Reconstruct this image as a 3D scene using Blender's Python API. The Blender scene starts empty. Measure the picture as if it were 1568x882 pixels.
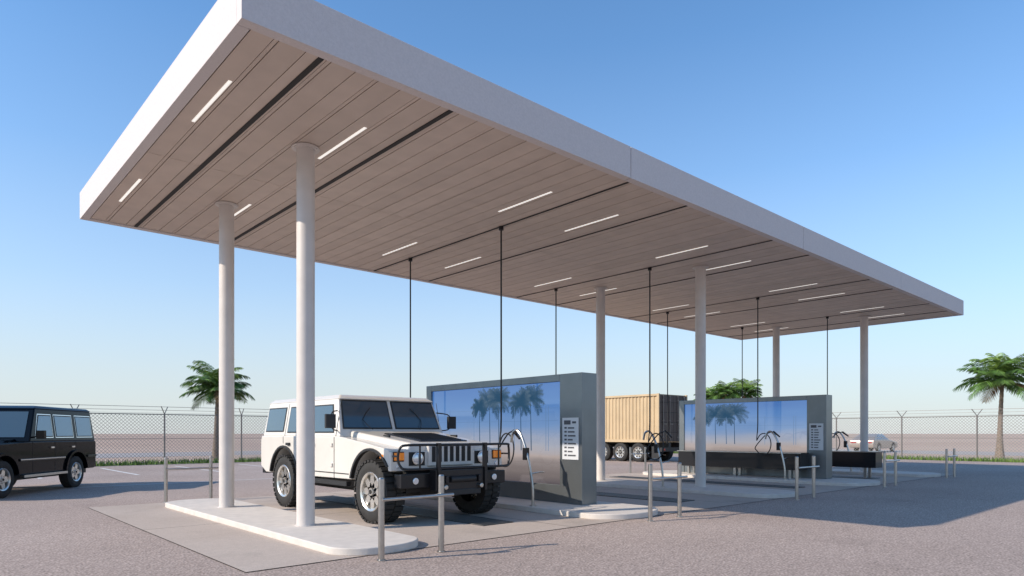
import bpy, bmesh, math, random
from mathutils import Vector, Matrix
random.seed(7)
S=bpy.context.scene
col=S.collection
S.view_settings.view_transform='Standard'
try: S.view_settings.look='None'
except Exception: pass
S.view_settings.exposure=0
rad=math.radians

# ------------------------------------------------ materials
def mat(name,c,rough=.6,metal=0.0,var=0.0,scale=5.0,bump=0.0,bscale=60.0,island=0.0,emit=None,es=1.0,coat=0.0,c2=None,detail=4.0,spec=.5):
    m=bpy.data.materials.new(name); m.use_nodes=True
    nt=m.node_tree; N=nt.nodes; L=nt.links
    b=N['Principled BSDF']
    b.inputs['Base Color'].default_value=(*c,1)
    b.inputs['Roughness'].default_value=rough
    b.inputs['Metallic'].default_value=metal
    b.inputs['Specular IOR Level'].default_value=spec
    if coat: b.inputs['Coat Weight'].default_value=coat; b.inputs['Coat Roughness'].default_value=.04
    tc=N.new('ShaderNodeTexCoord')
    out=None
    if var or c2:
        nz=N.new('ShaderNodeTexNoise'); nz.inputs['Scale'].default_value=scale; nz.inputs['Detail'].default_value=detail
        L.new(tc.outputs['Object'],nz.inputs['Vector'])
        mr=N.new('ShaderNodeMapRange'); mr.inputs[1].default_value=.3; mr.inputs[2].default_value=.7
        L.new(nz.outputs['Fac'],mr.inputs[0])
        mx=N.new('ShaderNodeMix'); mx.data_type='RGBA'
        a=c if c2 else tuple(x*(1-var) for x in c)
        d=c2 if c2 else tuple(min(1,x*(1+var)) for x in c)
        mx.inputs[6].default_value=(*a,1); mx.inputs[7].default_value=(*d,1)
        L.new(mr.outputs[0],mx.inputs[0]); out=mx.outputs[2]
        L.new(out,b.inputs['Base Color'])
    if island:
        g=N.new('ShaderNodeNewGeometry')
        mr=N.new('ShaderNodeMapRange'); mr.inputs[3].default_value=1-island; mr.inputs[4].default_value=1+island
        L.new(g.outputs['Random Per Island'],mr.inputs[0])
        vm=N.new('ShaderNodeVectorMath'); vm.operation='SCALE'
        if out: L.new(out,vm.inputs[0])
        else: vm.inputs[0].default_value=c
        L.new(mr.outputs[0],vm.inputs['Scale']); L.new(vm.outputs[0],b.inputs['Base Color'])
    if bump:
        n2=N.new('ShaderNodeTexNoise'); n2.inputs['Scale'].default_value=bscale; n2.inputs['Detail'].default_value=3
        L.new(tc.outputs['Object'],n2.inputs['Vector'])
        bp=N.new('ShaderNodeBump'); bp.inputs['Strength'].default_value=bump; bp.inputs['Distance'].default_value=.02
        L.new(n2.outputs['Fac'],bp.inputs['Height']); L.new(bp.outputs[0],b.inputs['Normal'])
    if emit:
        b.inputs['Emission Color'].default_value=(*emit,1); b.inputs['Emission Strength'].default_value=es
    return m

def ground_mat(name,c,c2,speck,big=.25,rough=.9,bump=.35,speckscale=55,stain=0.0):
    m=bpy.data.materials.new(name); m.use_nodes=True
    nt=m.node_tree; N=nt.nodes; L=nt.links; b=N['Principled BSDF']
    b.inputs['Roughness'].default_value=rough
    b.inputs['Specular IOR Level'].default_value=.25
    tc=N.new('ShaderNodeTexCoord')
    def nz(s,d,lo,hi):
        n=N.new('ShaderNodeTexNoise'); n.inputs['Scale'].default_value=s; n.inputs['Detail'].default_value=d
        L.new(tc.outputs['Object'],n.inputs['Vector'])
        r=N.new('ShaderNodeMapRange'); r.inputs[1].default_value=lo; r.inputs[2].default_value=hi
        L.new(n.outputs['Fac'],r.inputs[0]); return r.outputs[0],n.outputs['Fac']
    def mul(a,b_):
        mm=N.new('ShaderNodeMath'); mm.operation='MULTIPLY'; L.new(a,mm.inputs[0]); L.new(b_,mm.inputs[1]); return mm.outputs[0]
    def rng(a,lo,hi):
        mr=N.new('ShaderNodeMapRange'); mr.inputs[3].default_value=lo; mr.inputs[4].default_value=hi; L.new(a,mr.inputs[0]); return mr.outputs[0]
    a,_=nz(big,6,.3,.7)
    mx=N.new('ShaderNodeMix'); mx.data_type='RGBA'
    mx.inputs[6].default_value=(*c,1); mx.inputs[7].default_value=(*c2,1); L.new(a,mx.inputs[0])
    s,sf=nz(speckscale,3,.33,.67)
    s3,_=nz(9,4,.3,.7)
    f=mul(rng(s,1-speck,1+speck),rng(s3,1-speck*.3,1+speck*.3))
    if stain:
        s4,_=nz(.9,5,.58,.75); f=mul(f,rng(s4,1,1-stain))
    vm=N.new('ShaderNodeVectorMath'); vm.operation='SCALE'; L.new(mx.outputs[2],vm.inputs[0]); L.new(f,vm.inputs['Scale'])
    L.new(vm.outputs[0],b.inputs['Base Color'])
    bp=N.new('ShaderNodeBump'); bp.inputs['Strength'].default_value=bump; bp.inputs['Distance'].default_value=.012
    L.new(sf,bp.inputs['Height']); L.new(bp.outputs[0],b.inputs['Normal'])
    return m

M={}
M['asphalt']=ground_mat('asphalt',(.345,.27,.23),(.42,.335,.29),.45,speckscale=38,bump=.5,stain=.12)
M['concrete']=ground_mat('concrete_pad',(.43,.355,.30),(.50,.42,.36),.12,big=.5,bump=.15,speckscale=80,stain=.16)
M['sand']=ground_mat('desert_sand',(.42,.29,.215),(.54,.40,.31),.12,big=.02,bump=.1,speckscale=3)
M['road']=ground_mat('far_road',(.36,.32,.30),(.42,.38,.36),.08,big=.1)
M['grass']=ground_mat('grass',(.09,.13,.035),(.17,.18,.06),.35,big=1.2,speckscale=20)
M['blade']=mat('grass_blade',(.11,.18,.03),.8,island=.4)
M['island']=mat('island_concrete',(.62,.56,.50),.8,var=.07,scale=6,bump=.2)
M['fascia']=mat('fascia_plaster',(.62,.565,.545),.75,var=.05,scale=35,bump=.25,bscale=120)
M['soffit']=mat('soffit_panel',(.58,.475,.395),.55,var=.06,scale=2.5,island=.05,bump=.05)
M['dark']=mat('dark_gap',(.02,.018,.016),.7)
M['column']=mat('column_paint',(.62,.565,.52),.45,var=.05,scale=4,bump=.05)
M['steel']=mat('stainless_steel',(.50,.48,.45),.3,1.0,var=.08,scale=20)
M['kiosk']=mat('kiosk_metal',(.20,.215,.22),.35,.75,var=.06,scale=3,bump=.03)
M['black']=mat('black_rubber',(.015,.015,.016),.55,bump=.1)
M['tyre']=mat('tyre_rubber',(.016,.015,.015),.8,bump=.2,c2=(.03,.028,.025),scale=8)
M['blackmetal']=mat('black_metal',(.012,.012,.014),.3,.0,coat=.3,spec=.3)
M['white']=mat('white_paint',(.68,.64,.585),.35,var=.03,scale=3,coat=.5)
M['blackpaint']=mat('black_paint',(.003,.004,.006),.12,coat=.12,spec=.15)
M['glass']=mat('vehicle_glass',(.045,.075,.10),.04,coat=1.0)
M['chrome']=mat('chrome',(.8,.79,.77),.15,1.0)
M['rim']=mat('wheel_alloy',(.72,.69,.64),.25,.85,var=.06,scale=10)
M['orange']=mat('indicator_lens',(.85,.25,.02),.2,coat=1.0,emit=(.9,.25,.02),es=.15)
M['red']=mat('tail_lens',(.4,.02,.02),.2,coat=1.0)
M['lamp']=mat('headlamp_lens',(.75,.78,.8),.08,.5,coat=1.0)
M['strip']=mat('light_strip',(.9,.9,.88),.4,emit=(1,.96,.88),es=.65)
M['signwhite']=mat('sign_plate',(.62,.63,.64),.4)
M['signtext']=mat('sign_print',(.08,.08,.09),.6)
M['bark']=mat('palm_bark',(.20,.15,.11),.9,var=.35,scale=9,bump=.6,bscale=14)
M['frond']=mat('palm_frond',(.08,.16,.028),.5,island=.55)
M['frond2']=mat('palm_frond_young',(.17,.27,.05),.5,island=.4)
M['fronddry']=mat('palm_frond_dry',(.22,.15,.07),.8,island=.3)
M['galv']=mat('galvanised_steel',(.24,.215,.195),.5,.5)
M['cont']=mat('container_paint',(.50,.37,.22),.6,var=.08,scale=1.5)
M['contdoor']=mat('container_door_paint',(.08,.06,.05),.6,var=.2,scale=2)
M['silver']=mat('silver_paint',(.40,.33,.28),.3,.5,coat=.6)
M['paintline']=mat('road_marking',(.66,.63,.59),.7,var=.1,scale=8)
M['grate']=mat('drain_grate',(.16,.16,.16),.5,.6)

# kiosk glass: reflected sky, horizon and ground painted in as glowing colour
def painted_reflection():
    m=bpy.data.materials.new('glass_painted_reflection'); m.use_nodes=True
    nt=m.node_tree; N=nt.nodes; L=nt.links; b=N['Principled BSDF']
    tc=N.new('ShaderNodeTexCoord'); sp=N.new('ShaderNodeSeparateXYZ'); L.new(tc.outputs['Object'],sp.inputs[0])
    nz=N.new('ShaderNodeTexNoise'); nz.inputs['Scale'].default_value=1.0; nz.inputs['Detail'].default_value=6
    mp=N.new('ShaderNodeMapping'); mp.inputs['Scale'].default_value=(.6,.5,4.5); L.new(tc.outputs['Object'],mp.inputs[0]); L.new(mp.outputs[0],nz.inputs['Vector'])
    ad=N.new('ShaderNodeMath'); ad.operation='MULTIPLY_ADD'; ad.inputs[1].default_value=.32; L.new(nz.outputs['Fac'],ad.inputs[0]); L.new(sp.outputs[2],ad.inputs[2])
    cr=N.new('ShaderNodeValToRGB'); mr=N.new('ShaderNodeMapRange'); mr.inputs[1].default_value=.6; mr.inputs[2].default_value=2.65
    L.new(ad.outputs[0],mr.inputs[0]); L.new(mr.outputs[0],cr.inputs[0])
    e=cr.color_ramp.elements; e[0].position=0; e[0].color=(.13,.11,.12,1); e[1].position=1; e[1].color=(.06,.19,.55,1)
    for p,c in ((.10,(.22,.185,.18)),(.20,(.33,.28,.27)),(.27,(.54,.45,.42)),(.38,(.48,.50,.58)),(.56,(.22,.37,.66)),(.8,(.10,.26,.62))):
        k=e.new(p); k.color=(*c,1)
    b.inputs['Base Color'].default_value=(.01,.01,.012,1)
    L.new(cr.outputs[0],b.inputs['Emission Color']); b.inputs['Emission Strength'].default_value=.78  # glow stands in for what the glass would reflect
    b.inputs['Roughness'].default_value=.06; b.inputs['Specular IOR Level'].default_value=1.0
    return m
M['painted_reflection']=painted_reflection()
M['reflpalm']=mat('palm_reflection_paint',(.01,.01,.01),.12,emit=(.03,.085,.16),es=.85,spec=.8)  # palm reflections painted as faintly glowing silhouettes
M['reflpole']=mat('pole_reflection_paint',(.01,.01,.01),.15,emit=(.13,.24,.43),es=.85)  # poles and rails painted as reflections in the glass

def chainlink():
    m=bpy.data.materials.new('chain_link_mesh'); m.use_nodes=True
    nt=m.node_tree; N=nt.nodes; L=nt.links; b=N['Principled BSDF']
    b.inputs['Base Color'].default_value=(.25,.24,.23,1); b.inputs['Roughness'].default_value=.5; b.inputs['Metallic'].default_value=.3
    tc=N.new('ShaderNodeTexCoord'); sp=N.new('ShaderNodeSeparateXYZ'); L.new(tc.outputs['Object'],sp.inputs[0])
    def mth(op,a,bb=None):
        n=N.new('ShaderNodeMath'); n.operation=op
        if hasattr(a,'links'): L.new(a,n.inputs[0])
        else: n.inputs[0].default_value=a
        if bb is not None:
            if hasattr(bb,'links'): L.new(bb,n.inputs[1])
            else: n.inputs[1].default_value=bb
        return n.outputs[0]
    h=mth('ADD',sp.outputs[0],sp.outputs[1])
    p=mth('ADD',h,sp.outputs[2]); q=mth('SUBTRACT',h,sp.outputs[2])
    def line(v):
        f=mth('FRACT',mth('DIVIDE',v,.16)); f=mth('ABSOLUTE',mth('SUBTRACT',f,.5)); return mth('LESS_THAN',f,.07)
    k=mth('MAXIMUM',line(p),line(q))
    tr=N.new('ShaderNodeBsdfTransparent'); mx=N.new('ShaderNodeMixShader')
    L.new(k,mx.inputs[0]); L.new(tr.outputs[0],mx.inputs[1]); L.new(b.outputs[0],mx.inputs[2])
    L.new(mx.outputs[0],N['Material Output'].inputs['Surface'])
    return m
M['mesh']=chainlink()

# ------------------------------------------------ mesh builder
class MB:
    def __init__(s): s.v=[];s.f=[];s.m=[];s.mats=[]
    def mi(s,k):
        if k not in s.mats: s.mats.append(k)
        return s.mats.index(k)
    def add(s,vs,fs,k):
        o=len(s.v); s.v+= [tuple(v) for v in vs]
        i=s.mi(k)
        for f in fs: s.f.append([a+o for a in f]); s.m.append(i)
    def hexa(s,p,k): # p: 4 bottom + 4 top
        s.add(p,[(3,2,1,0),(4,5,6,7),(0,1,5,4),(1,2,6,5),(2,3,7,6),(3,0,4,7)],k)
    def box(s,x0,x1,y0,y1,z0,z1,k):
        s.hexa([(x0,y0,z0),(x1,y0,z0),(x1,y1,z0),(x0,y1,z0),(x0,y0,z1),(x1,y0,z1),(x1,y1,z1),(x0,y1,z1)],k)
    def cyl(s,p1,p2,r1,k,r2=None,seg=16,caps=True):
        r2=r1 if r2 is None else r2
        p1=Vector(p1);p2=Vector(p2);d=(p2-p1).normalized()
        a=d.orthogonal().normalized(); b=d.cross(a)
        vs=[]
        for p,r in((p1,r1),(p2,r2)):
            for i in range(seg):
                t=2*math.pi*i/seg; vs.append(p+a*math.cos(t)*r+b*math.sin(t)*r)
        fs=[(i,(i+1)%seg,seg+(i+1)%seg,seg+i) for i in range(seg)]
        if caps: fs+=[tuple(range(seg))[::-1],tuple(range(seg,2*seg))]
        s.add(vs,fs,k)
    def prismX(s,prof,x0,x1,k,x0f=None,x1f=None):
        n=len(prof); vs=[(x0,y,z) for y,z in prof]+[(x1,y,z) for y,z in prof]
        fs=[(i,(i+1)%n,n+(i+1)%n,n+i) for i in range(n)]+[tuple(range(n))[::-1],tuple(range(n,2*n))]
        s.add(vs,fs,k)
    def prismZ(s,prof,z0,z1,k):
        n=len(prof); vs=[(x,y,z0) for x,y in prof]+[(x,y,z1) for x,y in prof]
        fs=[(i,(i+1)%n,n+(i+1)%n,n+i) for i in range(n)]+[tuple(range(n))[::-1],tuple(range(n,2*n))]
        s.add(vs,fs,k)
    def lathe(s,c,prof,k,seg=32,sx=1):
        n=len(prof); vs=[]
        for i in range(seg):
            t=2*math.pi*i/seg
            for a,r in prof: vs.append((c[0]+a*sx,c[1]+r*math.cos(t),c[2]+r*math.sin(t)))
        fs=[]
        for i in range(seg):
            j=(i+1)%seg
            for q in range(n-1): fs.append((i*n+q,i*n+q+1,j*n+q+1,j*n+q))
        s.add(vs,fs,k)
    def tube(s,pts,r,k,seg=8,sub=6):
        P=[Vector(p) for p in pts]
        if sub>1 and len(P)>2:
            Q=[]
            for i in range(len(P)-1):
                a=P[max(i-1,0)];b=P[i];c=P[i+1];d=P[min(i+2,len(P)-1)]
                for j in range(sub):
                    t=j/sub
                    Q.append(.5*((2*b)+(c-a)*t+(2*a-5*b+4*c-d)*t*t+(3*b-a-3*c+d)*t**3))
            Q.append(P[-1]); P=Q
        vs=[];a=None
        for i,p in enumerate(P):
            d=(P[min(i+1,len(P)-1)]-P[max(i-1,0)]).normalized()
            if a is None: a=d.orthogonal().normalized()
            a=(a-d*a.dot(d)).normalized(); b=d.cross(a)
            for q in range(seg):
                t=2*math.pi*q/seg; vs.append(p+a*math.cos(t)*r+b*math.sin(t)*r)
        n=len(P)
        fs=[(i*seg+q,i*seg+(q+1)%seg,(i+1)*seg+(q+1)%seg,(i+1)*seg+q) for i in range(n-1) for q in range(seg)]
        fs+=[tuple(range(seg))[::-1],tuple(range((n-1)*seg,n*seg))]
        s.add(vs,fs,k)
    def build(s,name,parent=None,loc=(0,0,0),rz=0,bevel=0,smooth=True,recalc=True,angle=35,segs=2):
        me=bpy.data.meshes.new(name); me.from_pydata(s.v,[],s.f)
        for k in s.mats: me.materials.append(M[k])
        me.polygons.foreach_set('material_index',s.m)
        if recalc:
            bm=bmesh.new(); bm.from_mesh(me); bmesh.ops.recalc_face_normals(bm,faces=bm.faces); bm.to_mesh(me); bm.free()
        if smooth:
            me.polygons.foreach_set('use_smooth',[True]*len(me.polygons))
            try: me.set_sharp_from_angle(angle=rad(angle))
            except Exception: pass
        me.update()
        o=bpy.data.objects.new(name,me); col.objects.link(o)
        o.location=loc; o.rotation_euler=(0,0,rz)
        if parent: o.parent=parent
        if bevel:
            b=o.modifiers.new('b','BEVEL'); b.width=bevel; b.segments=segs; b.limit_method='ANGLE'; b.angle_limit=rad(40)
            try: b.harden_normals=True
            except Exception: pass
        return o
def empty(name,loc=(0,0,0),rz=0):
    e=bpy.data.objects.new(name,None); col.objects.link(e); e.location=loc; e.rotation_euler=(0,0,rz); e.empty_display_size=.3; return e

H_EYE=1.45
# camera-relative -> world helper (used for surveying positions only)
def W(px,d):
    r=(px-784)/1023*d
    return (r*.7416+d*.6708, -r*.6707+d*.7418)

# ------------------------------------------------ camera, sun, sky
cam=bpy.data.cameras.new('camera'); co=bpy.data.objects.new('camera',cam); col.objects.link(co)
co.location=(0,0,H_EYE); co.rotation_euler=(rad(90),0,rad(-42.13))
cam.sensor_width=36; cam.lens=23.49; cam.shift_y=.142; cam.clip_end=8000; cam.clip_start=.05
S.camera=co
EL=31; AZ=160
sd=bpy.data.lights.new('sun','SUN'); sd.energy=5.0; sd.angle=rad(.5); sd.color=(1,.89,.76)
so=bpy.data.objects.new('sun',sd); col.objects.link(so)
dirv=Vector((math.cos(rad(AZ))*math.cos(rad(EL)),math.sin(rad(AZ))*math.cos(rad(EL)),math.sin(rad(EL))))
so.rotation_euler=(-dirv).to_track_quat('-Z','Y').to_euler(); so.location=(-20,20,30)
w=bpy.data.worlds.new('World'); S.world=w; w.use_nodes=True
nt=w.node_tree; L=nt.links; bg=nt.nodes['Background']; sk=nt.nodes.new('ShaderNodeTexSky'); sk.sky_type='NISHITA'
sk.sun_disc=False; sk.sun_elevation=rad(EL); sk.sun_rotation=rad((90-AZ)%360); sk.air_density=1.0; sk.dust_density=.3; sk.ozone_density=3.0
# humid haze layer thickening towards the horizon, mixed over the Nishita sky
tc=nt.nodes.new('ShaderNodeTexCoord'); sp=nt.nodes.new('ShaderNodeSeparateXYZ'); L.new(tc.outputs['Generated'],sp.inputs[0])
ramp=nt.nodes.new('ShaderNodeValToRGB'); L.new(sp.outputs[2],ramp.inputs[0])
e=ramp.color_ramp.elements; e[0].position=0; e[0].color=(.94,.94,.94,1); e[1].position=.7; e[1].color=(0,0,0,1)
for p,v in ((.08,.78),(.2,.42),(.35,.15),(.5,.04)):
    k=e.new(p); k.color=(v,v,v,1)
tint=nt.nodes.new('ShaderNodeVectorMath'); tint.operation='MULTIPLY'; tint.inputs[1].default_value=(1.15,1.68,1.95); L.new(sk.outputs[0],tint.inputs[0])
mx=nt.nodes.new('ShaderNodeMix'); mx.data_type='RGBA'; L.new(ramp.outputs[0],mx.inputs[0]); L.new(tint.outputs[0],mx.inputs[6]); mx.inputs[7].default_value=(6.0,6.15,6.2,1)
L.new(mx.outputs[2],bg.inputs[0]); bg.inputs[1].default_value=.12

# ------------------------------------------------ ground
def sheet(name,x0,x1,y0,y1,z,k):
    b=MB(); b.add([(x0,y0,z),(x1,y0,z),(x1,y1,z),(x0,y1,z)],[(0,1,2,3)],k); return b.build(name,smooth=False,recalc=False)
sheet('ground',-3000,3000,-3000,3000,-.02,'sand')
sheet('asphalt_yard',-90,41,-60,34,0,'asphalt')
b=MB()
b.add([(-90,34,.004),(41,34,.004),(41,36.5,.004),(-90,36.5,.004)],[(0,1,2,3)],'grass')
b.add([(41,-60,.004),(43.6,-60,.004),(43.6,36.5,.004),(41,36.5,.004)],[(0,1,2,3)],'grass')
rr=random.Random(3)
for i in range(14000):
    if rr.random()<.5: x=rr.uniform(-10,41); y=rr.uniform(33.9,36.5)
    else: x=rr.uniform(40.9,43.6); y=rr.uniform(-5,36)
    a=rr.uniform(0,3.14); h=rr.uniform(.08,.26); w2=.03
    dx,dy=math.cos(a)*w2,math.sin(a)*w2
    b.add([(x-dx,y-dy,0),(x+dx,y+dy,0),(x+rr.uniform(-.08,.08),y+rr.uniform(-.08,.08),h)],[(0,1,2)],'blade')
b.build('grass_verge',smooth=False,recalc=False)
b=MB()
b.add([(-400,46,-.012),(54,46,-.012),(54,56,-.012),(-400,56,-.012)],[(0,1,2,3)],'road')
b.add([(54,-300,-.012),(64,-300,-.012),(64,56,-.012),(54,56,-.012)],[(0,1,2,3)],'road')
b.build('perimeter_road',smooth=False,recalc=False)
b=MB()
xs=[2.6,7.6,12.6,17.6,22.6,27.6]; ys=[7.0,11.1,15.2]
for i in range(5):
    for j in range(2):
        g=.008
        b.add([(xs[i]+g,ys[j]+g,.008),(xs[i+1]-g,ys[j]+g,.008),(xs[i+1]-g,ys[j+1]-g,.008),(xs[i]+g,ys[j+1]-g,.008)],[(0,1,2,3)],'concrete')
b.add([(2.6,7,.004),(27.6,7,.004),(27.6,15.2,.004),(2.6,15.2,.004)],[(0,1,2,3)],'dark')
b.build('concrete_pad',smooth=False,recalc=False)
b=MB()
for x in (-2.5,.3,3.1,5.9,8.7,11.5,14.3,17.1,19.9):
    b.add([(x,26,.005),(x+.13,26,.005),(x+.13,32,.005),(x,32,.005)],[(0,1,2,3)],'paintline')
b.add([(-20,21.0,.005),(14,21.0,.005),(14,21.12,.005),(-20,21.12,.005)],[(0,1,2,3)],'paintline')
b.build('parking_markings',smooth=False,recalc=False)
for cx in (6.95,12.2,17.5,22.9):
    b=MB(); b.box(cx-.32,cx+.32,8.0,14.2,.009,.014,'dark')
    y=8.02
    while y<14.2:
        b.box(cx-.3,cx+.3,y,y+.035,.015,.022,'grate'); y+=.085
    b.box(cx-.32,cx-.30,8,14.2,.015,.024,'grate'); b.box(cx+.30,cx+.32,8,14.2,.015,.024,'grate')
    b.build('drain_grate',smooth=False)

# ------------------------------------------------ islands
def island(x0,x1,y0,y1):
    r=(x1-x0)/2; cx=(x0+x1)/2; pr=[]
    for i in range(21):
        t=math.pi+math.pi*i/20; pr.append((cx+r*math.cos(t),y0+r*.75+r*.75*math.sin(t)))
    for i in range(21):
        t=math.pi*i/20; pr.append((cx+r*math.cos(t),y1-r*.75+r*.75*math.sin(t)))
    b=MB(); b.prismZ(pr,0,.1,'island'); b.build('concrete_island',bevel=.018)
IS=[(3.72,4.95),(8.5,10.25),(14.0,15.6),(18.9,21.0),(24.7,26.3)]
for a,c in IS: island(a,c,6.95,14.6)

# ------------------------------------------------ canopy
X0,X1,Y0,Y1=2.49,27.7,6.81,15.33; ZB=5.63; ZT=6.15
can=empty('canopy')
b=MB()
edges=[X0,8.79,15.09,21.39,X1]
T=.14
for i in range(4):
    g=.006
    a=edges[i]+(g if i else 0); c=edges[i+1]-(g if i<3 else 0)
    b.box(a,c,Y0,Y0+T,ZB,ZT,'fascia'); b.box(a,c,Y1-T,Y1,ZB,ZT,'fascia')
b.box(X0,X0+T,Y0+T+.002,Y1-T-.002,ZB,ZT,'fascia'); b.box(X1-T,X1,Y0+T+.002,Y1-T-.002,ZB,ZT,'fascia')
b.build('fascia',can,bevel=.006,segs=1)
b=MB(); b.box(X0+.05,X1-.05,Y0+.05,Y1-.05,ZB+.06,ZT-.03,'dark'); b.build('deck',can)
b=MB()
x=X0+T+.015; yi0=Y0+T+.015; yi1=Y1-T-.015; ym=11.05
tracks=[3.43,5.24,8.93,10.65,13.93,15.72,19.45,21.2,24.5,26.4]
xe=X1-T-.015; cnt=82; pw=(xe-x)/cnt
for i in range(cnt):
    a=x+i*pw
    for (p,q) in ((yi0,ym-.005),(ym+.005,yi1)):
        # every other plank has a narrow reveal strip beside it, giving the paired grooves
        if i%2==0:
            b.box(a+.006,a+pw-.06,p,q,ZB+.02,ZB+.045,'soffit'); b.box(a+pw-.050,a+pw-.005,p,q,ZB+.024,ZB+.045,'soffit')
        else:
            b.box(a+.006,a+pw-.005,p,q,ZB+.02,ZB+.045,'soffit')
b.build('soffit_panels',can,smooth=False)
b=MB()
for i,t in enumerate(tracks):
    hw=.032 if i<2 else .020
    b.box(t-hw,t+hw,yi0,yi1,ZB+.008,ZB+.0195,'dark')
b.build('hose_tracks',can,smooth=False)
b=MB(); 
for t in (2.85,4.66,8.3,10.12,13.28,15.2,18.9,20.8,24.0,25.9):
    for p,q in ((8.15,9.55),(12.3,13.72)):
        b.box(t-.021,t+.021,p,q,ZB+.014,ZB+.0195,'strip')
b.build('ceiling_lights',can,smooth=False)
for cx in (4.34,14.85,25.5):
    for cy in (9.32,12.6):
        b=MB(); b.cyl((cx,cy,.1),(cx,cy,ZB+.018),.130,'column',seg=40)
        b.cyl((cx,cy,ZB-.015),(cx,cy,ZB+.015),.17,'column',seg=40)
        b.cyl((cx,cy,ZB-.003),(cx,cy,ZB+.012),.20,'column',seg=40)
        b.cyl((cx,cy,.1),(cx,cy,.112),.155,'column',seg=40)
        b.build('canopy_column')

# ------------------------------------------------ flat palm silhouettes, painted reflections for the kiosk glass
def flatpalm_reflection(b,x,y,z0,h,cr,seed):
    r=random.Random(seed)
    b.add([(x,y-.014,z0),(x,y+.014,z0),(x,y+.028,z0+h),(x,y+.012,z0+h)],[(0,1,2,3)],'reflpalm')
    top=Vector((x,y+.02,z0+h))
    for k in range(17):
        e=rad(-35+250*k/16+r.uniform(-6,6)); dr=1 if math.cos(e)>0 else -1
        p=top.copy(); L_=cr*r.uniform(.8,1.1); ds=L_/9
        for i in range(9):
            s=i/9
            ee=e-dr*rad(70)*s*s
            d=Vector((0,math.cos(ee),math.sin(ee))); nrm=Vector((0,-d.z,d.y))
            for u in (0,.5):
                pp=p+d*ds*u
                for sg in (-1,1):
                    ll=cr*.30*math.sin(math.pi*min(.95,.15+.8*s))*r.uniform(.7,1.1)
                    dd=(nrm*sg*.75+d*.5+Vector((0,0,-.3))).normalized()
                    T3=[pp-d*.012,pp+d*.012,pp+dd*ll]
                    if max(v.z for v in T3)<2.45: b.add(T3,[(0,1,2)],'reflpalm')
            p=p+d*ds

# ------------------------------------------------ kiosks
def kiosk(x,palms):
    k=empty('service_kiosk')
    b=MB(); x2=x+.42
    b.box(x,x2,8.42,9.0,.1,2.6,'kiosk')
    b.box(x,x2,9.002,13.3,2.46,2.6,'kiosk')
    b.box(x,x2,13.302,13.5,.1,2.6,'kiosk')
    b.box(x+.02,x2-.02,9.002,13.3,.1,.45,'kiosk')
    b.build('frame',k,bevel=.008)
    b=MB(); b.box(x+.05,x+.08,9.002,13.3,.452,2.458,'painted_reflection'); b.box(x2-.08,x2-.05,9.002,13.3,.452,2.458,'painted_reflection'); b.build('painted_glass_panel',k,smooth=False)  # glass panes, reflection painted into their emission
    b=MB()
    for i,(y,z0,h,cr) in enumerate(palms): flatpalm_reflection(b,x+.049-.0004*i,y,z0,h,cr,i+3)
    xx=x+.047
    for y in (9.35,9.42,10.35,11.7,12.6): b.add([(xx,y,1.1),(xx,y+.012,1.1),(xx,y+.012,2.0),(xx,y,2.0)],[(0,1,2,3)],'reflpole')
    for z in (1.7,1.95): b.add([(xx+.001,9.1,z),(xx+.001,13.2,z),(xx+.001,13.2,z+.005),(xx+.001,9.1,z+.005)],[(0,1,2,3)],'reflpole')
    b.build('reflection_cutouts',k,smooth=False,recalc=False)  # painted palm and pole reflections laid just in front of the glass
    b=MB(); b.box(x+.085,x2-.085,9.004,13.298,.454,2.456,'dark'); b.build('core',k,smooth=False)
    b=MB(); b.box(x-.014,x-.002,8.5,8.92,.95,1.75,'signwhite'); b.build('sign_plate',k,bevel=.003)
    b=MB()
    b.box(x-.017,x-.0145,8.70,8.87,1.62,1.70,'signtext'); b.box(x-.017,x-.0145,8.56,8.66,1.64,1.68,'signtext')
    z=1.54; r=random.Random(int(x))
    while z>1.0:
        b.box(x-.017,x-.0145,8.80,8.86,z,z+.034,'signtext')
        b.box(x-.017,x-.0145,r.uniform(8.56,8.66),8.77,z,z+.028,'signtext'); z-=.075
    b.build('sign_print',k,smooth=False)
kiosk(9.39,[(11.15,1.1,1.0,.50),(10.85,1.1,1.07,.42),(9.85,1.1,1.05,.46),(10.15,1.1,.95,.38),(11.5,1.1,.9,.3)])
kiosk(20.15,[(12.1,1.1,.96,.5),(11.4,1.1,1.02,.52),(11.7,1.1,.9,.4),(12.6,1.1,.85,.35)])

# ------------------------------------------------ hoses and stands
def hose(x,y,loop=True):
    b=MB(); b.cyl((x,y,ZB-.06),(x,y,ZB+.015),.05,'blackmetal',seg=12)
    b.tube([(x,y,ZB-.05),(x,y,3.5),(x,y,1.75),(x,y+.02,1.45)],.017,'black',sub=2)
    pts=[(x,y+.02,1.45)]
    for i in range(15):
        t=math.pi*.12+i/14*math.pi*1.9
        pts.append((x-.03-.006*i,y-.22+.24*math.cos(t-.3),1.12+.33*math.sin(t-.3)+(.10 if i<1 else 0)))
    pts.append((x-.15,y-.35,1.42)); pts.append((x-.2,y-.6,1.5))
    if loop: b.tube(pts,.015,'black',sub=4); b.cyl((x-.2,y-.6,1.5),(x-.25,y-.82,1.35),.035,'blackmetal',r2=.022,seg=10)
    else: b.cyl((x,y+.02,1.47),(x,y+.02,1.1),.03,'blackmetal',seg=10)
    b.build('hanging_hose')
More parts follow.
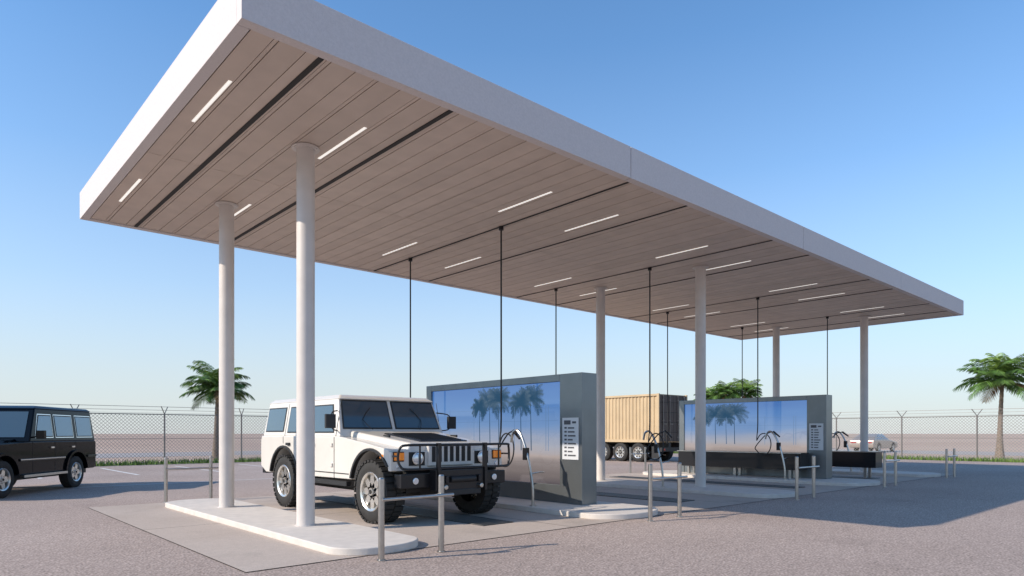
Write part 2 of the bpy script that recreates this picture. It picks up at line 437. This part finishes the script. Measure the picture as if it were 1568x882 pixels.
def stand(x,y):
    b=MB()
    b.tube([(x,y,.1),(x,y+.01,.45),(x,y+.12,.95),(x,y+.28,1.34),(x,y+.42,1.5),(x,y+.55,1.46),(x,y+.6,1.28)],.027,'steel',seg=10)
    b.cyl((x,y,.1),(x,y,.115),.065,'steel')
    b.tube([(x+.01,y+.05,.7),(x+.2,y+.05,.72),(x+.34,y+.05,.72)],.014,'steel',sub=1)
    b.box(x-.04,x+.04,y+.14,y+.24,.95,1.18,'blackmetal')
    b.build('hose_stand')
for x in (8.93,13.93,19.45,24.5):
    hose(x,10.2); hose(x,13.5,False)
for x,y in ((8.62,8.95),(14.2,10.0),(19.05,9.15),(24.8,9.5)): stand(x,y)

# ------------------------------------------------ bollards
def bollard(x0,x1,y):
    b=MB()
    for x in (x0,x1):
        b.cyl((x,y,0),(x,y,.93),.036,'steel',seg=18); b.cyl((x,y,.93),(x,y,.945),.036,'steel',r2=.026,seg=18)
        b.cyl((x,y,0),(x,y,.012),.055,'steel',seg=20)
    b.cyl((x0-.02,y-.055,.70),(x1+.14,y-.055,.70),.020,'steel',seg=12)
    for x in (x0,x1): b.cyl((x,y,.70),(x,y-.055,.70),.014,'steel',seg=8)
    b.build('bollard_rail')
for c in (4.42,9.5,14.8,20.0,25.5):
    bollard(c-.42,c+.42,6.64); bollard(c-.42,c+.48,15.2)

# ------------------------------------------------ wheels
def wheel(b,cx,cy,R,w,sgn,knob=True,spokes=8,rimr=.56):
    b.lathe((cx,cy,R),[(-w/2*.9,rimr*R),(-w/2,.72*R),(-w/2,.86*R),(-w*.42,.95*R),(w*.42,.95*R),(w/2,.86*R),(w/2,.72*R),(w/2*.9,rimr*R)],'tyre',40)
    if knob:
        nk=30
        for i in range(nk):
            for side in (-1,1):
                t=2*math.pi*(i+(.5 if side>0 else 0))/nk
                dt=.075
                vs=[]
                for rr_ in (.93*R,R):
                    for (aa,tt) in ((side*.02*R,t-dt),(side*w*.5,t-dt),(side*w*.5,t+dt),(side*.02*R,t+dt)):
                        vs.append((cx+aa,cy+rr_*math.cos(tt),R+rr_*math.sin(tt)))
                b.hexa(vs,'tyre')
    else:
        b.lathe((cx,cy,R),[(-w*.44,.93*R),(-w*.40,R),(w*.40,R),(w*.44,.93*R)],'tyre',48)
    o=sgn*w/2
    b.lathe((cx+o,cy,R),[(-.35*w,.30*R),(-.35*w,.50*R),(-.05*w,.54*R),(.0,.60*R),(-.03*w,.62*R)],'rim',40,sgn)
    b.lathe((cx+o,cy,R),[(-.345*w,.0),(-.345*w,.5*R)],'dark',40,sgn)
    for i in range(spokes):
        t=2*math.pi*i/spokes; wd=.11 if spokes>6 else .14
        vs=[]
        for a in (-.30*w,-.13*w):
            for rr_,dd in ((.10*R,-wd*R*1.3),(.56*R,-wd*R*.8),(.56*R,wd*R*.8),(.10*R,wd*R*1.3)):
                vs.append((cx+o+sgn*a,cy+rr_*math.cos(t)-dd*math.sin(t),R+rr_*math.sin(t)+dd*math.cos(t)))
        b.hexa(vs,'rim')
    b.cyl((cx+o-sgn*.3*w,cy,R),(cx+o-sgn*.03*w,cy,R),.15*R,'rim',r2=.12*R,seg=20)
    b.cyl((cx+o-sgn*.04*w,cy,R),(cx+o+sgn*.0*w,cy,R),.07*R,'dark',seg=14)
    for i in range(8):
        t=2*math.pi*i/8+.2
        b.cyl((cx+o-sgn*.14*w,cy+.2*R*math.cos(t),R+.2*R*math.sin(t)),(cx+o-sgn*.08*w,cy+.2*R*math.cos(t),R+.2*R*math.sin(t)),.022*R,'chrome',seg=6)

def arch(cy,cz,r,zb,n=14,flat=1.0):
    a0=math.asin(max(-1,min(1,(zb-cz)/r)))
    return [(cy+r*math.cos(a0+(math.pi-2*a0)*i/n),cz+r*math.sin(a0+(math.pi-2*a0)*i/n)*flat) for i in range(n+1)]

def arch_trim(b,cy,cz,r0,r1,zb,x0,x1,k,n=14,ymin=-9):
    A=arch(cy,cz,r0,zb,n); B=arch(cy,cz,r1,zb,n)
    for i in range(n):
        if A[i+1][0]<ymin: continue
        p=[(x0,*A[i]),(x1,*A[i]),(x1,*A[i+1]),(x0,*A[i+1]),(x0,*B[i]),(x1,*B[i]),(x1,*B[i+1]),(x0,*B[i+1])]
        b.hexa(p,k)

# ------------------------------------------------ white off road vehicle
hv=empty('off_road_vehicle',(6.64,9.45,0))
WB=3.32; R=.515
b=MB()
zb=.66
prof=[(-.55,.88),(-.55,1.20),(.2,1.30),(1.05,1.40),(4.42,1.40),(4.46,1.3),(4.46,.78),(4.2,zb)]
prof+=[p for p in arch(WB,.54,.64,zb)]
prof+=[p for p in arch(0,.54,.64,.68,n=20) if p[0]>-.53]
prof=[(y,z) for y,z in prof]
b.prismX(prof,-1.15,1.15,'white')
b.build('body_tub',hv,bevel=.022)
b=MB()
b.box(-.78,.78,-.45,4.3,.5,1.1,'black'); b.box(-.4,.4,-.3,4.2,.38,.52,'black')
b.cyl((-1,0,R),(1,0,R),.07,'black'); b.cyl((-1,WB,R),(1,WB,R),.07,'black')
for s in (-1,1):
    b.box(s*.78-.02,s*.78+.02,-.5,4.35,.5,1.15,'black')
    b.box(s*1.12-.05,s*1.12+.03,.75,2.6,.56,.64,'black')
    arch_trim(b,WB,.54,.635,.675,.68,s*1.10,s*1.17,'black'); arch_trim(b,0,.54,.635,.675,.70,s*1.10,s*1.17,'black',n=20,ymin=-.54)
b.build('chassis',hv)
b=MB()
b.hexa([(-.84,-.56,1.1),(.84,-.56,1.1),(.96,1.12,1.1),(-.96,1.12,1.1),(-.76,-.55,1.30),(.76,-.55,1.30),(.90,1.12,1.50),(-.90,1.12,1.50)],'white')
b.build('hood',hv,bevel=.04,segs=3)
def hz(y): return 1.30+(y+.55)*.12
b=MB()
b.hexa([(-.50,-.44,hz(-.44)-.02),(.50,-.44,hz(-.44)-.02),(.54,.62,hz(.62)-.02),(-.54,.62,hz(.62)-.02),(-.48,-.42,hz(-.42)+.018),(.48,-.42,hz(-.42)+.018),(.52,.6,hz(.6)+.018),(-.52,.6,hz(.6)+.018)],'blackmetal')
for i in range(14):
    y=-.36+i*.066; b.hexa([(-.42,y,hz(y)),(.42,y,hz(y)),(.42,y+.012,hz(y)),(-.42,y+.012,hz(y)),(-.42,y+.02,hz(y)+.034),(.42,y+.02,hz(y)+.034),(.42,y+.03,hz(y)+.034),(-.42,y+.03,hz(y)+.034)],'black')
for s in (-1,1): b.box(s*.70-.02,s*.70+.02,.15,.32,hz(.2)-.02,hz(.2)+.035,'black')
b.build('hood_vent',hv,bevel=.003,segs=1)
b=MB()
b.box(-1.14,1.14,-.59,-.5,.86,1.17,'white')
b.box(-.46,.46,-.63,-.5,.92,1.28,'white')
b.build('front_panel',hv,bevel=.025,segs=3)
b=MB()
for i in range(7):
    x=-.36+i*.12; b.box(x-.037,x+.037,-.634,-.60,.99,1.24,'dark')
for s in (-1,1):
    b.box(s*.66-.15,s*.66+.15,-.597,-.57,.94,1.155,'dark')
b.build('grille',hv,smooth=False)
b=MB()
for s in (-1,1):
    b.cyl((s*.66,-.63,1.05),(s*.66,-.59,1.05),.105,'chrome',seg=28)
    b.cyl((s*.66,-.645,1.05),(s*.66,-.63,1.05),.065,'lamp',r2=.095,seg=28)
    b.box(s*1.0-.085,s*1.0+.085,-.63,-.585,1.03,1.15,'orange')
    b.box(s*1.0-.10,s*1.0+.10,-.60,-.583,1.01,1.165,'dark')
    b.box(s*1.152-.008,s*1.152+.008,-.40,-.30,1.06,1.12,'orange')
    b.cyl((s*1.0,-.605,.935),(s*1.0,-.585,.935),.04,'lamp',seg=16)
b.build('lamps',hv,bevel=.006)
b=MB()
b.box(-1.06,1.06,-.76,-.56,.60,.82,'blackmetal')
b.box(-.52,.52,-.92,-.74,.54,.88,'blackmetal')
b.box(-.38,.38,-.93,-.7,.46,.56,'black')
b.cyl((-.25,-.925,.72),(.25,-.925,.72),.055,'black',seg=16)
for s in (-1,1):
    b.box(s*.33-.03,s*.33+.03,-.97,-.9,.66,.78,'blackmetal')
    b.cyl((s*.36,-.98,.60),(s*.36,-.9,.60),.04,'steel'); b.cyl((s*.8,-.785,.71),(s*.8,-.755,.71),.055,'lamp')
b.build('bumper',hv,bevel=.02)
b=MB()
for s in (-1,1):
    b.box(s*.47-.025,s*.47+.025,-.95,-.88,.52,1.30,'blackmetal')
    b.tube([(s*.47,-.90,1.27),(s*1.0,-.86,1.27),(s*1.10,-.80,1.23),(s*1.13,-.78,1.08),(s*1.10,-.80,.95),(s*1.0,-.85,.90),(s*.47,-.90,.90)],.020,'blackmetal',seg=8,sub=5)
    b.tube([(s*.80,-.885,1.27),(s*.80,-.885,.90)],.015,'blackmetal',sub=1)
    b.tube([(s*1.12,-.78,1.1),(s*1.13,-.66,1.1),(s*1.08,-.57,1.1)],.015,'blackmetal',sub=3)
b.tube([(-.47,-.91,1.27),(.47,-.91,1.27)],.022,'blackmetal',sub=1)
b.tube([(-.47,-.91,.90),(.47,-.91,.90)],.020,'blackmetal',sub=1)
b.build('brush_guard',hv,angle=50)
def sx(z): return 1.12-(z-1.4)*.17
def wy(z): return 1.10+(z-1.45)*.40
b=MB()
b.hexa([(-sx(1.4),1.08,1.39),(sx(1.4),1.08,1.39),(sx(1.4),4.42,1.39),(-sx(1.4),4.42,1.39),(-sx(2.08),wy(2.08),2.08),(sx(2.08),wy(2.08),2.08),(sx(2.08),4.34,2.08),(-sx(2.08),4.34,2.08)],'white')
b.hexa([(-1.03,1.28,2.06),(1.03,1.28,2.06),(1.03,4.38,2.06),(-1.03,4.38,2.06),(-.93,1.42,2.14),(.93,1.42,2.14),(.93,4.28,2.14),(-.93,4.28,2.14)],'white')
b.build('cabin',hv,bevel=.03,segs=3)
b=MB()
for i in range(7):
    x=-.72+.24*i; b.box(x-.035,x+.035,1.6,4.15,2.138,2.152,'white')
b.build('roof_ribs',hv,bevel=.006)
def swin(b,s,y0,y1,z0,z1,f=None,lean=0):
    for off,ins,k,dep in ((.006,0,'black',.02),(.011,.024,'glass',.02)):
        P=[];Q=[]
        for (y,z) in ((y0+ins,z0+ins),(y1-ins,z0+ins),(y1-ins,z1-ins),(y0+lean+ins,z1-ins)):
            P.append((s*(f(z)+off),y,z)); Q.append((s*(f(z)+off-dep),y,z))
        b.hexa(Q+P,k)
b=MB()
for s in (-1,1):
    swin(b,s,1.30,2.22,1.46,1.97,sx,.17)
    swin(b,s,2.36,3.24,1.46,1.97,sx)
    swin(b,s,3.42,4.30,1.48,1.97,sx)
    xa,xb=(.035,1.03) if s>0 else (-1.03,-.035)
    for off,ins,k in ((.008,0,'black'),(.014,.026,'glass')):
        z0,z1=1.53+ins,2.05-ins
        tx=.06
        pts=[(xa+ins,z0),(xb-ins,z0),(xb-ins-(tx if s>0 else 0),z1),(xa+ins+(tx if s<0 else 0),z1)]
        b.hexa([(x,wy(z)-off+.02,z) for x,z in pts]+[(x,wy(z)-off,z) for x,z in pts],k)
b.box(-.9,.9,4.395,4.405,1.5,1.95,'glass')
b.build('glazing',hv,smooth=False)
b=MB()
for s in (-1,1):
    for y in (1.22,2.29,3.34):
        b.box(s*1.151-.004,s*1.151+.004,y-.008,y+.008,.68 if y<3 else 1.25,1.39,'dark')
        p=[(s*(sx(z)+.002),yy,z) for z,yy in ((1.4,y-.008),(1.4,y+.008),(2.04,y+.008),(2.04,y-.008))]
        b.add(p,[(0,1,2,3)],'dark')
    for y in (2.05,3.1):
        b.box(s*1.17-.02,s*1.17+.02,y-.09,y+.05,1.22,1.27,'black')
    for y in (1.3,2.36):
        for z in (.9,1.25): b.box(s*1.16-.014,s*1.16+.014,y-.03,y+.05,z-.03,z+.03,'white')
    b.box(s*1.155-.006,s*1.155+.006,.70,2.68,.76,.775,'dark')
    b.tube([(s*1.08,1.22,1.5),(s*1.22,1.12,1.52),(s*1.27,1.1,1.6)],.012,'black',sub=3)
    b.tube([(s*1.06,1.28,1.85),(s*1.22,1.14,1.82),(s*1.27,1.1,1.75)],.012,'black',sub=3)
    b.box(s*1.29-.09,s*1.29+.09,1.06,1.12,1.54,1.78,'black')
    b.tube([(s*.5,1.02,1.52),(s*.62,wy(1.7)-.03,1.7),(s*.42,wy(1.9)-.03,1.92)],.007,'black',sub=2)
    b.box(s*.95-.07,s*.95+.07,4.455,4.475,1.05,1.25,'red')
b.box(-1.05,1.05,4.46,4.62,.62,.78,'blackmetal')
b.build('trim',hv,bevel=.004,segs=1)
for (cx,sg) in ((-.99,-1),(.99,1)):
    for cy in (0,WB):
        b=MB(); wheel(b,cx,cy,R,.34,sg); b.build('wheel',hv,angle=40)

# ------------------------------------------------ black SUV
gv=empty('parked_suv',(.80,19.2,0),rad(-35.4))
WB=3.08; R=.42
b=MB(); zb=.48
prof=[(-.78,.55),(-.86,.62),(-.86,.80),(-.80,.82),(-.78,1.14),(-.72,1.20),(1.0,1.26),(4.10,1.26),(4.14,1.2),(4.14,.6),(4.05,zb)]
prof+=arch(WB,.44,.52,zb)+arch(0,.44,.52,zb)
b.prismX(prof,-.95,.95,'blackpaint'); b.build('body',gv,bevel=.03,segs=3)
def gx(z): return .945-(z-1.26)*.13
b=MB()
b.hexa([(-gx(1.26),1.0,1.25),(gx(1.26),1.0,1.25),(gx(1.26),4.1,1.25),(-gx(1.26),4.1,1.25),(-gx(2.05),1.38,2.06),(gx(2.05),1.38,2.06),(gx(2.05),4.02,2.06),(-gx(2.05),4.02,2.06)],'blackpaint')
b.hexa([(-.87,1.33,2.05),(.87,1.33,2.05),(.87,4.06,2.05),(-.87,4.06,2.05),(-.78,1.5,2.13),(.78,1.5,2.13),(.78,3.95,2.13),(-.78,3.95,2.13)],'blackpaint')
b.hexa([(-.62,-.75,1.15),(.62,-.75,1.15),(.66,1.05,1.22),(-.66,1.05,1.22),(-.58,-.70,1.24),(.58,-.70,1.24),(.62,1.05,1.32),(-.62,1.05,1.32)],'blackpaint')
b.build('cabin',gv,bevel=.03,segs=3)
b=MB()
M['glasslt']=mat('side_glass',(.16,.26,.34),.06,.35,coat=.6)
def swin2(b,s,y0,y1,z0,z1,lean=0):
    for off,ins,k in ((.006,0,'chrome'),(.010,.02,'black'),(.014,.045,'glasslt')):
        P=[];Q=[]
        for (y,z) in ((y0+ins,z0+ins),(y1-ins,z0+ins),(y1-ins,z1-ins),(y0+lean+ins,z1-ins)):
            P.append((s*(gx(z)+off),y,z)); Q.append((s*(gx(z)+off-.02),y,z))
        b.hexa(Q+P,k)
for s in (-1,1):
    swin2(b,s,1.22,2.02,1.34,1.93,.22); swin2(b,s,2.12,2.98,1.34,1.93); swin2(b,s,3.12,3.95,1.34,1.93)
z0,z1=1.36,1.98
f=lambda z:1.0+(z-1.25)*.47
b.hexa([(x,f(z)+.01,z) for x,z in ((-.8,z0),(.8,z0),(.74,z1),(-.74,z1))]+[(x,f(z)-.012,z) for x,z in ((-.8,z0),(.8,z0),(.74,z1),(-.74,z1))],'glass')
b.box(-.7,.7,4.06,4.09,1.4,1.9,'glass')
b.build('glazing',gv,smooth=False)
b=MB()
b.box(-.75,.75,-.7,4.0,.35,1.0,'black')
for s in (-1,1):
    b.box(s*.965-.015,s*.965+.015,.60,2.5,.80,.86,'blackmetal'); b.box(s*.967-.006,s*.967+.018,.60,2.5,.825,.845,'chrome')
    b.box(s*.965-.015,s*.965+.015,3.65,4.1,.80,.86,'blackmetal')
    b.box(s*1.0-.06,s*1.0+.06,.6,2.45,.42,.48,'steel')
    for y in (1.12,2.07,3.04): b.box(s*.951-.003,s*.951+.003,y-.006,y+.006,.52 if y<3 else .98,1.25,'dark')
    for y in (1.95,2.92): b.box(s*.975-.02,s*.975+.02,y-.12,y+.02,1.08,1.12,'chrome')
    arch_trim(b,WB,.44,.515,.575,.5,s*.93,s*1.0,'blackpaint'); arch_trim(b,0,.44,.515,.575,.5,s*.93,s*1.0,'blackpaint')
    b.tube([(s*.93,1.2,1.36),(s*1.08,1.15,1.38)],.02,'blackpaint',sub=1)
    b.box(s*1.13-.09,s*1.13+.09,1.08,1.18,1.32,1.52,'blackpaint')
    b.box(s*.8-.09,s*.8+.09,-.55,-.3,1.21,1.28,'orange')
    b.cyl((s*.68,-.83,1.0),(s*.68,-.78,1.0),.12,'lamp',seg=24)
    b.box(s*.85-.07,s*.85+.07,4.14,4.16,.75,.9,'red')
b.box(-.48,.48,-.83,-.78,.86,1.1,'grate')
for i in range(4): b.box(-.47,.47,-.845,-.83,.88+i*.055,.905+i*.055,'chrome')
b.cyl((0,4.15,1.2),(0,4.36,1.2),.38,'blackpaint',seg=32)
b.box(-.9,.9,4.14,4.24,.5,.66,'blackpaint')
b.build('trim',gv,bevel=.006,segs=1)
for (cx,sg) in ((-.83,-1),(.83,1)):
    for cy in (0,WB):
        b=MB(); wheel(b,cx,cy,R,.27,sg,knob=False,spokes=5,rimr=.64); b.build('wheel',gv,angle=40)

# ------------------------------------------------ container trailer
tr=empty('container_trailer',(27.5,19.6,0))
b=MB(); Lc=6.3; Wc=2.5; z0,z1=1.0,3.42
def corr(b,x,y0,y1,sg):
    y=y0+.12; pts=[]
    while y<y1-.12:
        pts+= [(y,0),(y+.07,0),(y+.11,.04),(y+.18,.04)]; y+=.22
    pts.append((y,0))
    vs=[(x+sg*(p[1]),p[0],z) for z in (z0+.14,z1-.1) for p in pts]; n=len(pts)
    b.add(vs,[(i,i+1,n+i+1,n+i) for i in range(n-1)],'cont')
corr(b,.05,0,Lc,1); corr(b,Wc-.05,0,Lc,-1)
for x in (0,Wc-.08):
    b.box(x,x+.08,0,Lc,z0,z0+.14,'cont'); b.box(x,x+.08,0,Lc,z1-.1,z1,'cont')
    for y in (0,Lc-.12): b.box(x-.002,x+.082,y-.002,y+.122,z0-.01,z1+.01,'cont')
b.box(.08,Wc-.08,.1,Lc-.02,z1-.05,z1-.01,'cont'); b.box(.08,Wc-.08,.1,Lc,z0,z0+.1,'cont')
b.box(.12,Wc-.12,.12,Lc-.05,z0+.1,z1-.06,'contdoor')
b.build('container',tr,smooth=False)
b=MB()
b.box(.085,Wc/2-.01,.0,.06,z0+.05,z1-.05,'contdoor'); b.box(Wc/2+.01,Wc-.085,.0,.06,z0+.05,z1-.05,'contdoor')
for x in (.35,.9,1.6,2.15):
    b.cyl((x,-.03,z0+.08),(x,-.03,z1-.08),.022,'galv',seg=8)
    for z in (z0+.25,z0+1.1,z1-.3): b.box(x-.05,x+.05,-.04,0,z-.03,z+.03,'galv')
    b.box(x-.02,x+.25,-.06,-.03,z0+.9,z0+.94,'galv')
for z in (z0+.5,z0+1.0,z0+1.5,z0+2.0): b.box(.1,Wc-.1,-.012,-.001,z-.012,z+.012,'dark')
b.build('doors',tr,smooth=False)
b=MB()
for x in (.7,1.6): b.box(x,x+.18,-.1,Lc+1,.72,.995,'black')
b.box(.05,Wc-.05,-.15,0,.55,.75,'black')
for x in (.2,Wc-.3): b.box(x,x+.12,-.16,-.15,.6,.7,'red')
for y in (1.3,2.5,3.7): b.cyl((.2,y,.5),(Wc-.2,y,.5),.08,'black')
b.box(.3,.9,4.4,5.2,.4,.8,'black'); b.box(.1,.13,.1,.5,.2,.8,'black')
b.build('chassis',tr)
for y in (1.3,2.45,3.6):
    for x,sg in ((.2,-1),(Wc-.2,1)):
        b=MB(); wheel(b,x,y,.48,.36,sg,knob=False,spokes=8,rimr=.58); b.build('wheel',tr)

# ------------------------------------------------ distant sedan
wx,wyy=W(1350,54)
cs=empty('parked_car',(wx,wyy,0),rad(88))
b=MB(); R=.33;WB=2.75
prof=[(-.85,.35),(-.9,.6),(-.75,.75),(.6,.93),(3.3,.98),(3.75,.95),(3.85,.6),(3.8,.35)]
prof+=arch(WB,.34,.4,.28)+arch(0,.34,.4,.28)
b.prismX(prof,-.9,.9,'silver'); 
b.hexa([(-.85,.5,.9),(.85,.5,.9),(.85,3.55,.95),(-.85,3.55,.95),(-.62,1.3,1.4),(.62,1.3,1.4),(.62,2.6,1.42),(-.62,2.6,1.42)],'silver')
b.build('body',cs,bevel=.06,segs=3)
b=MB()
for s in (-1,1):
    fx=lambda z:.85-(z-.95)*.5
    for (a0,a1,c1,c0) in ((.85,1.85,1.85,1.38),(1.92,3.05,2.52,1.92)):
        P=[(s*(fx(z)+.012),y,z) for y,z in ((a0,1.0),(a1,1.0),(c1,1.35),(c0,1.35))]
        b.add(P,[(0,1,2,3)],'glass')
    b.box(s*.6-.2,s*.6+.2,-.9,-.82,.6,.72,'lamp'); b.box(s*.6-.2,s*.6+.2,3.8,3.87,.7,.82,'red')
fy=lambda z:.5+(z-.9)*1.6
b.add([(x,fy(z)-.03,z+.01) for x,z in ((-.72,1.0),(.72,1.0),(.58,1.34),(-.58,1.34))],[(0,1,2,3)],'glass')
b.build('glazing',cs,smooth=False)
for x,sg in ((-.8,-1),(.8,1)):
    for y in (0,WB):
        b=MB(); wheel(b,x,y,R,.2,sg,knob=False,spokes=6,rimr=.62); b.build('wheel',cs)

# ------------------------------------------------ steel troughs
for (xa,xb,ya,yb,z0) in ((22.55,23.1,7.9,13.6,.025),(19.5,19.98,8.9,13.1,.1)):
    b=MB()
    b.box(xa,xb,ya,yb,.36,.84,'blackmetal')
    b.box(xa-.03,xb+.03,ya-.03,yb+.03,.845,.875,'blackmetal')
    b.box(xa-.035,xa-.032,ya-.03,yb+.03,.848,.872,'steel')
    for y in (ya+.3,(ya+yb)/2,yb-.4):
        b.box(xa+.05,xa+.12,y,y+.08,z0,.36,'steel'); b.box(xb-.12,xb-.05,y,y+.08,z0,.36,'steel')
    b.build('wash_trough',bevel=.008)

# ------------------------------------------------ fence
b=MB()
def post(x,y,nx,ny):
    b.cyl((x,y,0),(x,y,2.4),.038,'galv',seg=8)
    for s in (-1,1): b.cyl((x,y,2.38),(x+s*nx*.28,y+s*ny*.28,2.74),.02,'galv',seg=6)
def seg(x0,y0,x1,y1,step=3.65):
    L_=math.hypot(x1-x0,y1-y0); n=int(round(L_/step)); dx,dy=(x1-x0)/L_,(y1-y0)/L_
    for i in range(n+1):
        t=i/n; post(x0+(x1-x0)*t,y0+(y1-y0)*t,(-dy+dx)*.7,(dx+dy)*.7)
    for z in (.06,1.2,2.36): b.cyl((x0,y0,z),(x1,y1,z),.022 if z>2 else .010,'galv',seg=5)
    for s in (-1,1):
        for k in (.5,.95):
            ox,oy=s*k*.28*.7*(-dy),s*k*.28*.7*dx
            b.cyl((x0+ox,y0+oy,2.38+.36*k),(x1+ox,y1+oy,2.38+.36*k),.007,'galv',seg=4)
    b.cyl((x0,y0,2.42),(x1,y1,2.42),.007,'galv',seg=4)
seg(-82.1,35,42,35); seg(42,35,42,-30)
b.add([(-82,35,.06),(42,35,.06),(42,35,2.36),(-82,35,2.36)],[(0,1,2,3)],'mesh')
b.add([(42,35,.06),(42,-30,.06),(42,-30,2.36),(42,35,2.36)],[(0,1,2,3)],'mesh')
b.build('chain_link_fence',recalc=False)

# ------------------------------------------------ palms
def palm(x,y,h,cr,seed,lean=(0,0)):
    r=random.Random(seed); b=MB()
    n=14; pts=[]
    for i in range(n+1):
        t=i/n; pts.append(Vector((lean[0]*t*t,lean[1]*t*t,h*t)))
    for i in range(n):
        t=i/n; ra=.15*(1-.40*t)+(.10*(1-t)**6); rb=ra*.93
        b.cyl(pts[i],pts[i+1],ra*1.06,'bark',r2=rb*.95,seg=12,caps=False)
    top=pts[-1]
    b.cyl(top-Vector((0,0,.25)),top+Vector((0,0,.2)),.14,'bark',r2=.07,seg=10)
    nf=38
    for k in range(nf):
        q=k/nf
        az=k*2.399+r.uniform(-.25,.25)
        e=rad(82-105*q+r.uniform(-8,8)); L_=cr*r.uniform(.82,1.15)*(1.0 if q<.8 else .85)
        droop=rad(r.uniform(70,100)) if q<.5 else rad(r.uniform(45,75))
        ms='frond2' if q<.28 else ('frond' if q<.94 else 'fronddry')
        p=top.copy(); ns=15; ds=L_/ns; roll=r.uniform(-.35,.35)
        for i in range(ns):
            s=i/ns; ee=e-droop*s*s
            d=Vector((math.cos(az)*math.cos(ee),math.sin(az)*math.cos(ee),math.sin(ee)))
            side=Vector((-math.sin(az),math.cos(az),0)); up=side.cross(d)*-1
            if up.z<0 and ee>-1.5: up=-up
            side=(side*math.cos(roll)+up*math.sin(roll)).normalized()
            p2=p+d*ds
            rw=.022*(1-s)+.005
            b.add([p-side*rw,p+side*rw,p2+side*rw*.8,p2-side*rw*.8],[(0,1,2,3)],'frond2')
            if s>.10:
                for u in (0,.5):
                    pp=p+d*ds*u; ss=s+u/ns
                    ll=L_*.34*math.sin(math.pi*min(.97,.12+.82*ss))*r.uniform(.8,1.15)
                    for sg in (-1,1):
                        dd=(side*sg*.78+d*.52-Vector((0,0,.30+.25*r.random()))+up*.1).normalized()
                        wv=d*(.028+.006*cr)
                        mid=pp+dd*ll*.55; tip=pp+dd*ll-Vector((0,0,ll*.18))
                        b.add([pp-wv*.5,pp+wv*.5,mid+wv*.6,tip,mid-wv*.6],[(0,1,2,3,4)],ms)
            p=p2
    return b.build('palm_tree',loc=(x,y,0),smooth=False,recalc=False)
palm(*W(331,37),3.9,1.95,1,(.1,0))
palm(*W(1531,39),4.55,2.35,2,(.2,-.1))
palm(*W(1110,60),4.9,1.7,3,(.2,0)); palm(*W(1143,62),5.1,1.8,4,(-.2,0)); palm(*W(1086,63),4.6,1.6,5)
